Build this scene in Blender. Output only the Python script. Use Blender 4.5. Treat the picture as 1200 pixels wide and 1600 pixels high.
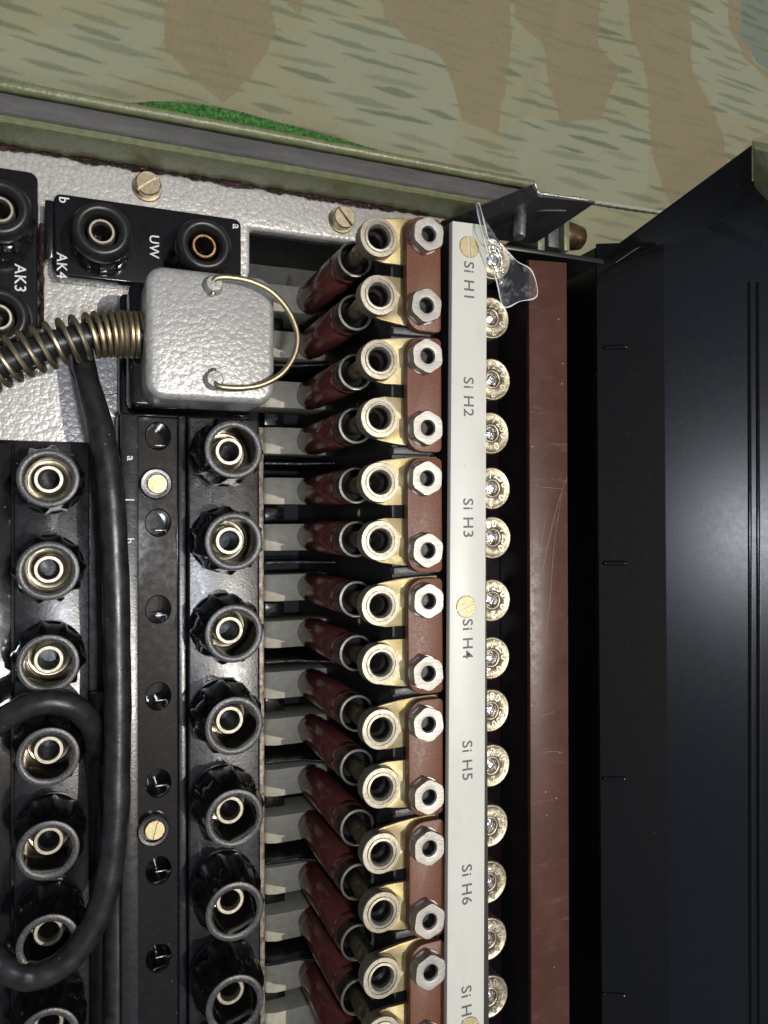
import bpy, bmesh, math, random
from mathutils import Vector, Matrix
random.seed(7)
MM = 0.001
for o in list(bpy.data.objects): bpy.data.objects.remove(o)
scene = bpy.context.scene
COL = scene.collection

# ---------------------------------------------------------------- camera
# world axes: +x right across the case, +y towards the case's upper rim, +z up out of the panel (panel face z = 0), millimetres in the code
FPX, NADX, NADY, HC = 1200.0, 110.0, 815.0, 189.0
_n = Vector(((NADX - 600) / FPX, -(NADY - 800) / FPX, -1)).normalized()
_Z = -_n
_Y = Vector((0, 1, 0)); _Y = (_Y - _Z * _Y.dot(_Z)).normalized()
_X = _Y.cross(_Z)
RC = Matrix((_X, _Y, _Z))                      # camera -> world
cam_d = bpy.data.cameras.new('camera'); cam = bpy.data.objects.new('camera', cam_d); COL.objects.link(cam)
cam.matrix_world = Matrix.Translation((0, 0, HC * MM)) @ RC.to_4x4()
cam_d.sensor_fit = 'HORIZONTAL'; cam_d.sensor_width = 36; cam_d.lens = 36
cam_d.clip_start = 0.005; cam_d.clip_end = 100
scene.camera = cam
def ray(px, py): return RC @ Vector(((px - 600) / FPX, -(py - 800) / FPX, -1))
def at(px, py, z):
    d = ray(px, py); t = (z - HC) / d.z
    return Vector((d.x * t, d.y * t, z))

# ---------------------------------------------------------------- light
SUN = Vector((0.25, -0.075, 1)).normalized()
w = bpy.data.worlds.new('World'); scene.world = w; w.use_nodes = True
nt = w.node_tree; nt.nodes.clear()
sky = nt.nodes.new('ShaderNodeTexSky'); sky.sky_type = 'NISHITA'; sky.sun_disc = False
sky.air_density = 1.0; sky.dust_density = 4.0; sky.ozone_density = 0.3
sky.sun_elevation = math.asin(SUN.z); sky.sun_rotation = math.atan2(SUN.x, SUN.y)
bg = nt.nodes.new('ShaderNodeBackground'); bg.inputs[1].default_value = 0.05
wo = nt.nodes.new('ShaderNodeOutputWorld')
nt.links.new(sky.outputs[0], bg.inputs[0]); nt.links.new(bg.outputs[0], wo.inputs[0])
sl = bpy.data.lights.new('sun', 'SUN'); sl.energy = 2.0; sl.angle = math.radians(0.5); sl.color = (1, 0.95, 0.86)
so = bpy.data.objects.new('sun', sl); COL.objects.link(so)
so.rotation_euler = SUN.to_track_quat('Z', 'Y').to_euler()
# the phone's own lamp beside the lens: it lights the deep fuse field and its cool reflection shows in the black lid
tl = bpy.data.lights.new('phone_lamp', 'POINT'); tl.energy = 0.50; tl.shadow_soft_size = 0.005; tl.color = (0.86, 0.9, 1.0)
to = bpy.data.objects.new('phone_lamp', tl); COL.objects.link(to); to.location = Vector((15, -9, HC + 5)) * MM
vs = scene.view_settings
vs.view_transform = 'Standard'; vs.look = 'None'; vs.exposure = 0.0; vs.gamma = 1.0; vs.use_curve_mapping = False

# ---------------------------------------------------------------- materials
class NT:
    def __init__(s, name):
        s.m = bpy.data.materials.new(name); s.m.use_nodes = True; s.t = s.m.node_tree
        s.b = s.t.nodes['Principled BSDF']; s.geo = None
    def n(s, kind, **kw):
        nd = s.t.nodes.new(kind)
        for k, v in kw.items(): setattr(nd, k, v)
        return nd
    def l(s, a, b): s.t.links.new(a, b)
    def pos(s):
        if s.geo is None: s.geo = s.n('ShaderNodeNewGeometry')
        return s.geo.outputs['Position']
    def stretch(s, v):
        mp = s.n('ShaderNodeMapping'); mp.inputs['Scale'].default_value = v
        s.l(s.pos(), mp.inputs['Vector']); return mp.outputs[0]
    def noise(s, scale, detail=4, rough=0.6, vec=None):
        nd = s.n('ShaderNodeTexNoise'); nd.inputs['Scale'].default_value = scale
        nd.inputs['Detail'].default_value = detail; nd.inputs['Roughness'].default_value = rough
        s.l(vec or s.pos(), nd.inputs['Vector']); return nd.outputs['Fac']
    def ramp(s, fac, stops):
        r = s.n('ShaderNodeValToRGB'); e = r.color_ramp.elements
        while len(e) < len(stops): e.new(0.5)
        for i, (p, c) in enumerate(stops):
            e[i].position = p
            e[i].color = (c, c, c, 1) if isinstance(c, (int, float)) else (*c, 1)
        s.l(fac, r.inputs[0]); return r.outputs[0]
    def mix(s, fac, a, b):
        m = s.n('ShaderNodeMix', data_type='RGBA')
        for sock, v in ((m.inputs[0], fac), (m.inputs[6], a), (m.inputs[7], b)):
            if isinstance(v, (int, float)): sock.default_value = v
            elif isinstance(v, tuple): sock.default_value = (*v, 1)
            else: s.l(v, sock)
        return m.outputs[2]
    def bump(s, h, dist_mm, strength=1.0, chain=None):
        b = s.n('ShaderNodeBump'); b.inputs['Distance'].default_value = dist_mm * MM
        b.inputs['Strength'].default_value = strength; s.l(h, b.inputs['Height'])
        if chain: s.l(chain, b.inputs['Normal'])
        return b.outputs[0]
    def col(s, v):
        if isinstance(v, tuple): s.b.inputs['Base Color'].default_value = (*v, 1)
        else: s.l(v, s.b.inputs['Base Color'])
    def rough(s, v):
        if isinstance(v, (int, float)): s.b.inputs['Roughness'].default_value = v
        else: s.l(v, s.b.inputs['Roughness'])
    def nrm(s, v): s.l(v, s.b.inputs['Normal'])
    def set(s, **kw):
        for k, v in kw.items(): s.b.inputs[k.replace('_', ' ')].default_value = v

def simple(name, c0, c1, r0, r1, metal=0.0, spec=.5, scale=900, bump=0.03, bscale=2500, dust=0.0, stretch=None, coat=0.0):
    """two tones of one colour mixed by noise, uneven gloss, fine relief, optional dust specks"""
    k = NT(name)
    vec = k.stretch(stretch) if stretch else None
    f = k.noise(scale, 5, 0.65, vec)
    c = k.mix(k.ramp(f, [(0.35, 0.0), (0.65, 1.0)]), c0, c1)
    if dust > 0:
        v = k.n('ShaderNodeTexVoronoi'); v.inputs['Scale'].default_value = 420; k.l(k.pos(), v.inputs['Vector'])
        sp = k.ramp(v.outputs['Distance'], [(0.03, 1.0), (0.075, 0.0)])
        g = k.ramp(k.noise(150, 2), [(0.5, 0.0), (0.62, dust)])
        mm = k.n('ShaderNodeMath', operation='MULTIPLY'); k.l(sp, mm.inputs[0]); k.l(g, mm.inputs[1])
        c = k.mix(mm.outputs[0], c, (0.32, 0.31, 0.29))
    if metal >= 1:      # each piece tarnished a little differently
        oi = k.n('ShaderNodeObjectInfo'); dk = k.ramp(oi.outputs['Random'], [(0., 0.), (1., .38)])
        c = k.mix(dk, c, tuple(v * .45 for v in c0))
        gr = k.ramp(k.noise(220, 5, .75), [(.52, 0.), (.72, .45)]); c = k.mix(gr, c, tuple(v * .5 for v in c0))
    k.col(c)
    f2 = k.noise(scale * 0.6, 5, 0.7, vec)
    k.rough(k.ramp(f2, [(0.3, r0), (0.7, r1)]))
    k.set(Metallic=metal, Specular_IOR_Level=spec)
    if coat: k.set(Coat_Weight=coat, Coat_Roughness=0.08)
    if bump: k.nrm(k.bump(k.noise(bscale, 3, 0.6, vec), bump))
    return k.m

MAT = {}
MAT['bakelite'] = simple('black_bakelite', (.006, .006, .006), (.010, .010, .011), .08, .15, spec=.36, bump=.006, bscale=900, dust=.8)
MAT['cap'] = simple('polished_black_bakelite', (.005, .005, .005), (.008, .008, .008), .05, .12, spec=.55, bump=.012, bscale=700, dust=.9)
MAT['ledge'] = simple('black_bakelite_worn', (.008, .008, .009), (.016, .016, .017), .22, .36, spec=.7, bump=.03, bscale=1800, dust=.8)
MAT['rim'] = simple('worn_bakelite_rim', (.018, .018, .019), (.085, .085, .085), .22, .42, scale=2200, bump=.05, bscale=3000)
MAT['ring'] = simple('smooth_black_ring', (.010, .010, .010), (.020, .020, .020), .28, .4, bump=.01)
MAT['cable'] = simple('black_cable_sheath', (.008, .008, .008), (.022, .022, .022), .24, .48, scale=300, bump=.06, bscale=500, dust=.9)
MAT['black'] = simple('black_lacquer', (.0035, .004, .004), (.0055, .006, .006), .29, .335, spec=.9, bump=.006, bscale=1400, dust=.2)
MAT['smoothblack'] = simple('smooth_black_lacquer', (.0035, .004, .004), (.005, .0055, .0055), .12, .2, spec=.36, bump=.004, bscale=900, dust=.2)
MAT['matt'] = simple('matt_black_plastic', (.007, .007, .007), (.013, .013, .013), .42, .6, bump=.02)
MAT['foil'] = simple('glossy_black_insulating_sheet', (.006, .006, .006), (.01, .01, .01), .14, .3, bump=.15, bscale=260)
MAT['nickel'] = simple('nickel_plate', (.37, .34, .27), (.52, .485, .40), .42, .6, metal=1, scale=1600, bump=.012)
MAT['darknickel'] = simple('tarnished_nickel', (.20, .18, .15), (.36, .33, .28), .3, .45, metal=1, scale=1200, bump=.012)
MAT['nut'] = simple('plated_steel_nut', (.36, .345, .315), (.49, .475, .44), .40, .56, metal=1, scale=1500, bump=.02, stretch=(.25, 3, 1))
MAT['cad'] = simple('yellow_passivated_plate', (.48, .38, .16), (.52, .47, .33), .48, .64, metal=1, scale=700, bump=.02)
MAT['brass'] = simple('tarnished_brass', (.42, .36, .23), (.56, .50, .37), .28, .46, metal=1, scale=1800, bump=.02)
MAT['spring'] = simple('bronze_spring_wire', (.46, .38, .23), (.58, .50, .33), .36, .5, metal=1, scale=1800, bump=.01)
MAT['brass_head'] = simple('brass_screw_face', (.44, .37, .20), (.56, .49, .32), .42, .6, metal=1, scale=2600, bump=.05, bscale=3500)
MAT['steel'] = simple('dull_zinc_steel', (.42, .42, .42), (.58, .58, .58), .35, .55, metal=1, scale=1500, bump=.04)
MAT['solder'] = simple('bright_tin_solder', (.75, .75, .75), (.9, .9, .9), .12, .25, metal=1, scale=900, bump=.35, bscale=700)
MAT['silver'] = simple('silvered_cap', (.34, .29, .18), (.54, .49, .38), .36, .5, metal=1, scale=1300, bump=.06, bscale=1200)
MAT['worn'] = simple('rubbed_bright_silver', (.70, .66, .55), (.82, .79, .70), .22, .34, metal=1, scale=1300, bump=.03)
MAT['maroon'] = simple('maroon_bakelite_tube', (.105, .028, .022), (.155, .046, .037), .14, .26, scale=500, bump=.003, bscale=500, coat=.25, stretch=(1, 1, .12))
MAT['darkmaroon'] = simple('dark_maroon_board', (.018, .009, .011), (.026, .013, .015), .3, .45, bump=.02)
MAT['fibre'] = simple('brown_hard_paper', (.105, .034, .015), (.165, .058, .027), .36, .55, scale=2200, bump=.03, bscale=3000, dust=.5)
MAT['cream'] = simple('cream_ceramic_paint', (.33, .315, .245), (.42, .40, .315), .4, .6, scale=500, bump=.03)
MAT['olive'] = simple('olive_green_paint', (.13, .145, .068), (.19, .20, .105), .24, .42, scale=400, bump=.14, bscale=1100, dust=.4)
MAT['glue'] = simple('dark_brown_sealant', (.006, .003, .003), (.03, .010, .007), .05, .12, scale=400, bump=.9, bscale=1100)
MAT['gray'] = simple('dark_grey_cast_metal', (.05, .05, .05), (.085, .085, .085), .32, .55, metal=.3, scale=900, bump=.08, bscale=2000, dust=.5)
MAT['bare'] = simple('bare_cut_metal', (.45, .42, .36), (.75, .73, .68), .3, .6, metal=1, scale=2500, bump=.15, bscale=2500)
MAT['cone'] = simple('dark_bronze', (.05, .03, .018), (.16, .085, .04), .25, .45, metal=.7, scale=250, bump=.03)
MAT['rust'] = simple('rusty_edge', (.10, .06, .04), (.34, .31, .27), .35, .6, metal=.5, scale=600, bump=.1)
MAT['scratch'] = simple('pale_scratch', (.22, .17, .15), (.4, .34, .3), .5, .7, bump=0)
MAT['ink'] = simple('grey_ink', (.075, .08, .09), (.11, .115, .12), .5, .6, bump=0)
MAT['whiteink'] = simple('white_paint_lettering', (.55, .55, .53), (.75, .75, .72), .5, .6, bump=0)
MAT['bore'] = simple('shade_dark_bore', (.01, .009, .008), (.03, .025, .02), .3, .5, metal=.3, bump=0)  # oxidised metal, darkened further to stand in for shade deep in the holes

def rubber():
    k = NT('grey_rubber_gasket')
    f = k.noise(260, 6, .7, k.stretch((.25, 1.6, 1)))
    c = k.mix(k.ramp(f, [(.3, 0.), (.7, 1.)]), (.055, .052, .053), (.105, .10, .10))
    f2 = k.noise(2600, 3, .6)
    c = k.mix(k.ramp(f2, [(.60, 0.), (.72, .5)]), c, (.19, .185, .18))
    k.col(c); k.rough(.75)
    k.nrm(k.bump(f2, .12)); return k.m
MAT['rubber'] = rubber()

def hammertone(name, scale, depth, c0, c1):
    k = NT(name)
    nd = k.n('ShaderNodeTexNoise'); nd.inputs['Scale'].default_value = scale * .9; nd.inputs['Detail'].default_value = 2
    k.l(k.pos(), nd.inputs['Vector'])
    va = k.n('ShaderNodeVectorMath', operation='SCALE'); va.inputs['Scale'].default_value = 0.5 / scale
    k.l(nd.outputs['Color'], va.inputs[0])
    vb = k.n('ShaderNodeVectorMath', operation='ADD'); k.l(k.pos(), vb.inputs[0]); k.l(va.outputs[0], vb.inputs[1])
    hs = []
    for sc in (scale, scale * 2.1):
        v = k.n('ShaderNodeTexVoronoi', feature='SMOOTH_F1'); v.inputs['Scale'].default_value = sc
        v.inputs['Smoothness'].default_value = .12; k.l(vb.outputs[0], v.inputs['Vector'])
        pw = k.n('ShaderNodeMath', operation='POWER'); k.l(v.outputs['Distance'], pw.inputs[0]); pw.inputs[1].default_value = 1.9; hs.append(pw.outputs[0])
    mm = k.n('ShaderNodeMath', operation='MULTIPLY_ADD'); k.l(hs[1], mm.inputs[0]); mm.inputs[1].default_value = .45; k.l(hs[0], mm.inputs[2])
    h = mm.outputs[0]
    c = k.mix(k.ramp(h, [(.25, 0.), (.95, 1.)]), c1, c0)
    fl = k.noise(6000, 2, .5)
    c = k.mix(k.ramp(fl, [(.5, 0.), (.75, .35)]), c, (.75, .75, .74))
    ed = k.n('ShaderNodeTexVoronoi', feature='DISTANCE_TO_EDGE'); ed.inputs['Scale'].default_value = scale; k.l(vb.outputs[0], ed.inputs['Vector'])
    c = k.mix(k.ramp(ed.outputs['Distance'], [(.0, .38), (.10, 0.)]), c, (.20, .20, .195))
    k.col(c); k.rough(k.ramp(h, [(.2, .30), (.9, .45)])); k.set(Metallic=.25)
    inv = k.n('ShaderNodeMath', operation='MULTIPLY'); k.l(h, inv.inputs[0]); inv.inputs[1].default_value = -1
    k.nrm(k.bump(inv.outputs[0], depth)); return k.m
MAT['hammer_plate'] = hammertone('silver_hammertone_panel', 860, .075, (.39, .385, .368), (.49, .482, .46))
MAT['hammer_cover'] = hammertone('silver_hammertone_cover', 880, .06, (.255, .25, .237), (.335, .33, .312))

def sparkle():
    k = NT('glossy_green_wrinkle_paint')
    f = k.noise(850, 4, .7)
    k.col(k.mix(k.ramp(f, [(.35, 0.), (.7, 1.)]), (.02, .12, .015), (.16, .42, .10)))
    k.rough(.12); k.nrm(k.bump(f, 2.2)); return k.m
MAT['sparkle'] = sparkle()

def strip_mat():
    k = NT('brown_bakelite_strip')
    f = k.noise(120, 5, .6)
    c = k.mix(k.ramp(f, [(.35, 0.), (.65, 1.)]), (.064, .025, .015), (.088, .037, .024))
    # cross-wise dusty deposits
    f3 = k.noise(60, 6, .75, k.stretch((1.2, 6, 1)))
    c = k.mix(k.ramp(f3, [(.60, 0.), (.74, .20)]), c, (.36, .30, .28))
    v2 = k.n('ShaderNodeTexVoronoi'); v2.inputs['Scale'].default_value = 260; k.l(k.pos(), v2.inputs['Vector'])
    c = k.mix(k.ramp(v2.outputs['Distance'], [(.02, .8), (.06, 0.)]), c, (.5, .46, .42))
    k.col(c); k.rough(k.ramp(k.noise(500, 5, .7), [(.3, .30), (.7, .44)])); k.set(Specular_IOR_Level=.35); k.nrm(k.bump(k.noise(2600, 3), .015)); return k.m
MAT['strip'] = strip_mat()

def white_mat():
    k = NT('white_label_plastic')
    c = k.mix(k.ramp(k.noise(60, 4), [(.3, 0.), (.7, 1.)]), (.585, .575, .505), (.64, .63, .565))
    c = k.mix(k.ramp(k.noise(160, 6, .75, k.stretch((1, .35, 1))), [(.52, 0.), (.75, .35)]), c, (.46, .435, .34))
    v = k.n('ShaderNodeTexVoronoi'); v.inputs['Scale'].default_value = 190; k.l(k.pos(), v.inputs['Vector'])
    c = k.mix(k.ramp(v.outputs['Distance'], [(.018, .7), (.05, 0.)]), c, (.28, .25, .2))
    k.col(c); k.rough(.4); k.nrm(k.bump(k.noise(1800, 3), .02)); return k.m
MAT['white'] = white_mat()

def film_mat():
    k = NT('clear_plastic_film')
    tr = k.n('ShaderNodeBsdfTransparent'); tr.inputs[0].default_value = (.93, .94, .94, 1)
    gl = k.n('ShaderNodeBsdfGlossy'); gl.inputs['Roughness'].default_value = .12
    df = k.n('ShaderNodeBsdfDiffuse'); df.inputs[0].default_value = (.7, .7, .7, 1)
    nb = k.bump(k.noise(220, 4), .5); k.l(nb, gl.inputs['Normal'])
    lw = k.n('ShaderNodeLayerWeight'); lw.inputs[0].default_value = .28; k.l(nb, lw.inputs['Normal'])
    m1 = k.n('ShaderNodeMixShader'); k.l(k.ramp(lw.outputs['Fresnel'], [(0., .06), (1., 1.)]), m1.inputs[0]); k.l(tr.outputs[0], m1.inputs[1]); k.l(gl.outputs[0], m1.inputs[2])
    m2 = k.n('ShaderNodeMixShader'); k.l(k.ramp(k.noise(300, 5, .7), [(.5, .02), (.75, .3)]), m2.inputs[0]); k.l(m1.outputs[0], m2.inputs[1]); k.l(df.outputs[0], m2.inputs[2])
    k.l(m2.outputs[0], k.t.nodes['Material Output'].inputs['Surface']); return k.m
MAT['film'] = film_mat()

# ---------------------------------------------------------------- mesh helpers (millimetres)
class MB:
    def __init__(s): s.v = []; s.f = []
    def add(s, v, f):
        o = len(s.v); s.v += [tuple(p) for p in v]; s.f += [tuple(i + o for i in q) for q in f]; return s
    def box(s, x0, x1, y0, y1, z0, z1):
        v = [(x, y, z) for z in (z0, z1) for y in (y0, y1) for x in (x0, x1)]
        return s.add(v, [(0, 2, 3, 1), (4, 5, 7, 6), (0, 1, 5, 4), (1, 3, 7, 5), (3, 2, 6, 7), (2, 0, 4, 6)])
    def hull8(s, v): return s.add(v, [(0, 1, 2, 3), (7, 6, 5, 4), (0, 4, 5, 1), (1, 5, 6, 2), (2, 6, 7, 3), (3, 7, 4, 0)])
    def prism(s, poly, z0, z1):
        n = len(poly)
        v = [(x, y, z0) for x, y in poly] + [(x, y, z1) for x, y in poly]
        return s.add(v, [tuple(range(n))[::-1], tuple(range(n, 2 * n))] + [(i, (i + 1) % n, n + (i + 1) % n, n + i) for i in range(n)])
    def loft(s, a, b):
        n = len(a)
        return s.add(list(a) + list(b), [tuple(range(n))[::-1], tuple(range(n, 2 * n))] + [(i, (i + 1) % n, n + (i + 1) % n, n + i) for i in range(n)])
    def lathe(s, prof, n=32, c=(0, 0, 0), mod=None, cap0=False, cap1=False, axis='z'):
        v = []; f = []
        for j, (r, z) in enumerate(prof):
            for i in range(n):
                t = 2 * math.pi * i / n
                q = mod(j, t, r) if mod else r
                a, b, cc = q * math.cos(t), q * math.sin(t), z
                p = (a, b, cc) if axis == 'z' else ((cc, a, b) if axis == 'x' else (b, cc, a))
                v.append((p[0] + c[0], p[1] + c[1], p[2] + c[2]))
        for j in range(len(prof) - 1):
            for i in range(n):
                k = (i + 1) % n
                f.append((j * n + i, j * n + k, (j + 1) * n + k, (j + 1) * n + i))
        if cap0: f.append(tuple(range(n))[::-1])
        if cap1: f.append(tuple(range((len(prof) - 1) * n, len(prof) * n)))
        return s.add(v, f)
    def tube(s, pts, r, n=12, caps=True):
        pts = [Vector(p) for p in pts]; m = len(pts)
        T = [(pts[min(i + 1, m - 1)] - pts[max(i - 1, 0)]).normalized() for i in range(m)]
        up = Vector((0, 0, 1)) if abs(T[0].z) < .9 else Vector((1, 0, 0))
        N = (up - T[0] * up.dot(T[0])).normalized(); v = []; f = []
        for i in range(m):
            N = (N - T[i] * N.dot(T[i])).normalized(); B = T[i].cross(N)
            rr = r(i / (m - 1)) if callable(r) else r
            for k in range(n):
                a = 2 * math.pi * k / n; v.append(pts[i] + (N * math.cos(a) + B * math.sin(a)) * rr)
        for i in range(m - 1):
            for k in range(n):
                q = (k + 1) % n; f.append((i * n + k, i * n + q, (i + 1) * n + q, (i + 1) * n + k))
        if caps: f.append(tuple(range(n))[::-1]); f.append(tuple(range((m - 1) * n, m * n)))
        return s.add(v, f)
    def mesh(s, name, mat, org=(0, 0, 0), bevel=0, segs=2, angle=35, fix=True):
        bm = bmesh.new()
        vs_ = [bm.verts.new(((x - org[0]) * MM, (y - org[1]) * MM, (z - org[2]) * MM)) for x, y, z in s.v]
        for q in s.f:
            try: bm.faces.new([vs_[i] for i in q])
            except ValueError: pass
        if fix: bmesh.ops.recalc_face_normals(bm, faces=bm.faces)
        if bevel:
            es = [e for e in bm.edges if len(e.link_faces) == 2 and e.calc_face_angle(0) > math.radians(30)]
            bmesh.ops.bevel(bm, geom=es, offset=bevel * MM, segments=segs, profile=.5, affect='EDGES', clamp_overlap=True)
        me = bpy.data.meshes.new(name); bm.to_mesh(me); bm.free()
        me.materials.append(MAT[mat] if isinstance(mat, str) else mat)
        me.polygons.foreach_set('use_smooth', [True] * len(me.polygons))
        me.set_sharp_from_angle(angle=math.radians(angle))
        return me

def thing(name, label, cat, loc=(0, 0, 0), group=None):
    o = bpy.data.objects.new(name, None); COL.objects.link(o); o.empty_display_size = .003
    o.location = Vector(loc) * MM; o['label'] = label; o['category'] = cat
    if group: o['group'] = group
    return o
def wl(o):
    p = Vector((0, 0, 0))
    while o is not None: p += o.location; o = o.parent
    return p
def put(name, me, parent, loc, rz=0.0):
    """link a mesh as part of parent; loc is the world place in mm"""
    o = bpy.data.objects.new(name, me); COL.objects.link(o); o.parent = parent
    o.location = Vector(loc) * MM - (wl(parent) if parent else Vector()); o.rotation_euler = (0, 0, rz); return o
def part(name, mb, mat, parent, **kw):
    """a one-off part whose MB is in world mm"""
    org = wl(parent) / MM
    return put(name, mb.mesh(name, mat, org=org, **kw), parent, org)
def solo(name, mb, mat, label, cat, org, group=None, **kw):
    o = put(name, mb.mesh(name, mat, org=org, **kw), None, org)
    o['label'] = label; o['category'] = cat
    if group: o['group'] = group
    return o
def rrect(x0, x1, y0, y1, r, n=5):
    p = []
    for cx, cy, a in ((x1 - r, y1 - r, 0), (x0 + r, y1 - r, 90), (x0 + r, y0 + r, 180), (x1 - r, y0 + r, 270)):
        for i in range(n + 1):
            t = math.radians(a + 90 * i / n); p.append((cx + r * math.cos(t), cy + r * math.sin(t)))
    return p
def spline(pts, per=10):
    P = [Vector(p) for p in pts]; P = [P[0] * 2 - P[1]] + P + [P[-1] * 2 - P[-2]]; out = []
    for i in range(1, len(P) - 2):
        a, b, c, d = P[i - 1:i + 3]
        for k in range(per):
            t = k / per
            out.append(.5 * ((2 * b) + (c - a) * t + (2 * a - 5 * b + 4 * c - d) * t * t + (3 * b - a - 3 * c + d) * t ** 3))
    out.append(P[-2]); return out
_tc = {}
def text_mesh(body, size, mat, depth=.04, bold=0.0, sx=1.0):
    key = (body, size, mat, depth, bold, sx)
    if key in _tc: return _tc[key]
    cu = bpy.data.curves.new('lettering', 'FONT'); cu.body = body; cu.size = size * MM; cu.extrude = depth * MM
    cu.align_x = 'CENTER'; cu.align_y = 'CENTER'; cu.offset = bold * MM; cu.resolution_u = 3; cu.space_character = 1.08
    ob = bpy.data.objects.new('lettering_source', cu); COL.objects.link(ob)
    dg = bpy.context.evaluated_depsgraph_get(); me = bpy.data.meshes.new_from_object(ob.evaluated_get(dg))
    bpy.data.objects.remove(ob); bpy.data.curves.remove(cu)
    xs = [v.co.x for v in me.vertices]; ys = [v.co.y for v in me.vertices]
    cx, cy = (min(xs) + max(xs)) / 2, (min(ys) + max(ys)) / 2
    for v in me.vertices: v.co.x = (v.co.x - cx) * sx; v.co.y -= cy
    me.materials.clear(); me.materials.append(MAT[mat]); me.name = 'lettering'
    _tc[key] = me; return me
def letter(body, size, mat, parent, p, rz=-math.pi / 2, depth=.04, bold=0.0, sx=1.0):
    return put('lettering', text_mesh(body, size, mat, depth, bold, sx), parent, (p[0], p[1], p[2] + depth + .01), rz)

# ================================================================ SETTING: camouflage cloth under the case
ZC = -100.0
def pip(x, y, poly):
    c = False; n = len(poly); j = n - 1
    for i in range(n):
        xi, yi = poly[i]; xj, yj = poly[j]
        if (yi > y) != (yj > y) and x < (xj - xi) * (y - yi) / (yj - yi) + xi: c = not c
        j = i
    return c
def build_cloth():
    import numpy as np
    def axis(lo, hi, step, ends):
        a = list(np.arange(lo, hi + step / 2, step)); return [-ends[0]] + a + [ends[1]]
    xs = np.array(axis(-70, 380, .55, (900, 900))); ys = np.array(axis(92, 320, .55, (900, 900)))
    nx, ny = len(xs), len(ys)
    GX, GY = np.meshgrid(xs, ys)
    def P(pl):
        return np.array([[*at(a, b, ZC).xy] for a, b in pl])
    def inside(poly, jx, jy):
        c = np.zeros(GX.shape, bool); n = len(poly); j = n - 1
        for i in range(n):
            xi, yi = poly[i]; xj, yj = poly[j]
            k = ((yi > jy) != (yj > jy)) & (jx < (xj - xi) * (jy - yi) / (yj - yi + 1e-12) + xi)
            c ^= k; j = i
        return c
    rng = np.random.RandomState(5)
    wob = lambda s, a: a * (np.sin(GX / s + 1.3 * np.sin(GY / s * 1.7)) + .6 * np.sin(GY / s * 2.3 + GX / s * .7))
    jx, jy = GX + wob(5.0, .5), GY + wob(4.0, .5)
    base = np.empty(GX.shape + (3,)); base[:] = (.258, .257, .158)
    # two sage tones of the ground print
    sage = [[(0, 60), (260, 20), (240, 110), (120, 160), (0, 135)], [(480, 30), (690, 40), (720, 150), (700, 260), (560, 230), (470, 110)],
            [(800, 180), (1020, 200), (1010, 330), (900, 320), (780, 270)], [(1070, 20), (1135, 10), (1200, 140), (1200, 190), (1120, 180), (1080, 100)], [(150, -20), (250, -20), (230, 20)]]
    for s in sage: base[inside(P(s), jx, jy)] = (.262, .276, .188)
    brown = [[(282, -150), (412, -150), (430, 60), (395, 120), (345, 160), (310, 130), (290, 105), (253, 60)],
             [(440, -150), (475, -150), (470, 24), (450, 10)],
             [(570, -150), (792, -150), (800, 60), (790, 140), (778, 208), (722, 190), (700, 120), (684, 88), (640, 66), (600, 34)],
             [(792, -150), (945, -150), (936, 70), (966, 108), (940, 186), (880, 190), (862, 130), (850, 66), (806, 24)],
             [(966, -150), (1072, -150), (1078, 108), (1118, 186), (1132, 250), (1125, 330), (1050, 330), (1018, 230), (1008, 120), (982, 56)],
             [(1132, -150), (1166, -150), (1162, 56), (1182, 100), (1215, 118), (1215, 136), (1165, 90), (1140, 40)],
             [(1215, 196), (1158, 232), (1175, 250), (1215, 250)], [(0, -150), (60, -150), (20, 8), (0, 5)]]
    for s in brown: base[inside(P(s), jx, jy)] = (.225, .190, .108)
    grn = inside(P([(1166, -150), (1215, -150), (1215, 118), (1184, 98), (1160, 56)]), jx, jy)
    base[grn] = (.15, .19, .15)
    # rain strokes: short lens-shaped dashes
    ink = np.zeros(GX.shape)
    x0, y0 = -70.0, 92.0
    yy = 90.0
    while yy < 322:
        xx = -90 + rng.rand() * 18
        while xx < 384:
            L = 15 + rng.rand() * 24; wd = .6 + rng.rand() * 1.0; cy = yy + rng.randn() * .9; sl = .035 + rng.randn() * .03
            i0, i1 = int((xx - x0) / .55), int((xx + L - x0) / .55) + 2
            k0, k1 = int((cy - 3 - y0) / .55), int((cy + 3 - y0) / .55) + 2
            i0, i1 = max(i0, 0) , min(i1, nx); k0, k1 = max(k0, 0), min(k1, ny)
            if i1 > i0 and k1 > k0:
                sx_, sy_ = GX[k0:k1, i0:i1], GY[k0:k1, i0:i1]
                t = (sx_ - xx) / L; prof = np.clip(np.sin(np.clip(t, 0, 1) * math.pi), 0, 1) ** .8
                prof *= wd * (1 + .18 * np.sin(t * 7 + rng.rand() * 6))
                d = np.abs(sy_ - cy + sl * (sx_ - xx) + .12 * np.sin(sx_ * .6 + cy))
                a = np.clip((prof - d) / .5 + .5, 0, 1) * (t > 0) * (t < 1) * (.3 + .45 * rng.rand())
                ink[k0:k1, i0:i1] = np.maximum(ink[k0:k1, i0:i1], a)
            xx += L + 3 + rng.rand() * 15
        yy += 4.6 + rng.rand() * 1.2
    ink *= (1 - .75 * inside(P([(0, 0), (0, 0), (0, 0)]), jx, jy))
    br = np.zeros(GX.shape, bool)
    for s in brown: br |= inside(P(s), jx, jy)
    ink = np.where(br, ink * .35, ink)
    c = base * (1 - ink[..., None]) + np.array((.075, .105, .062)) * ink[..., None]
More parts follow.
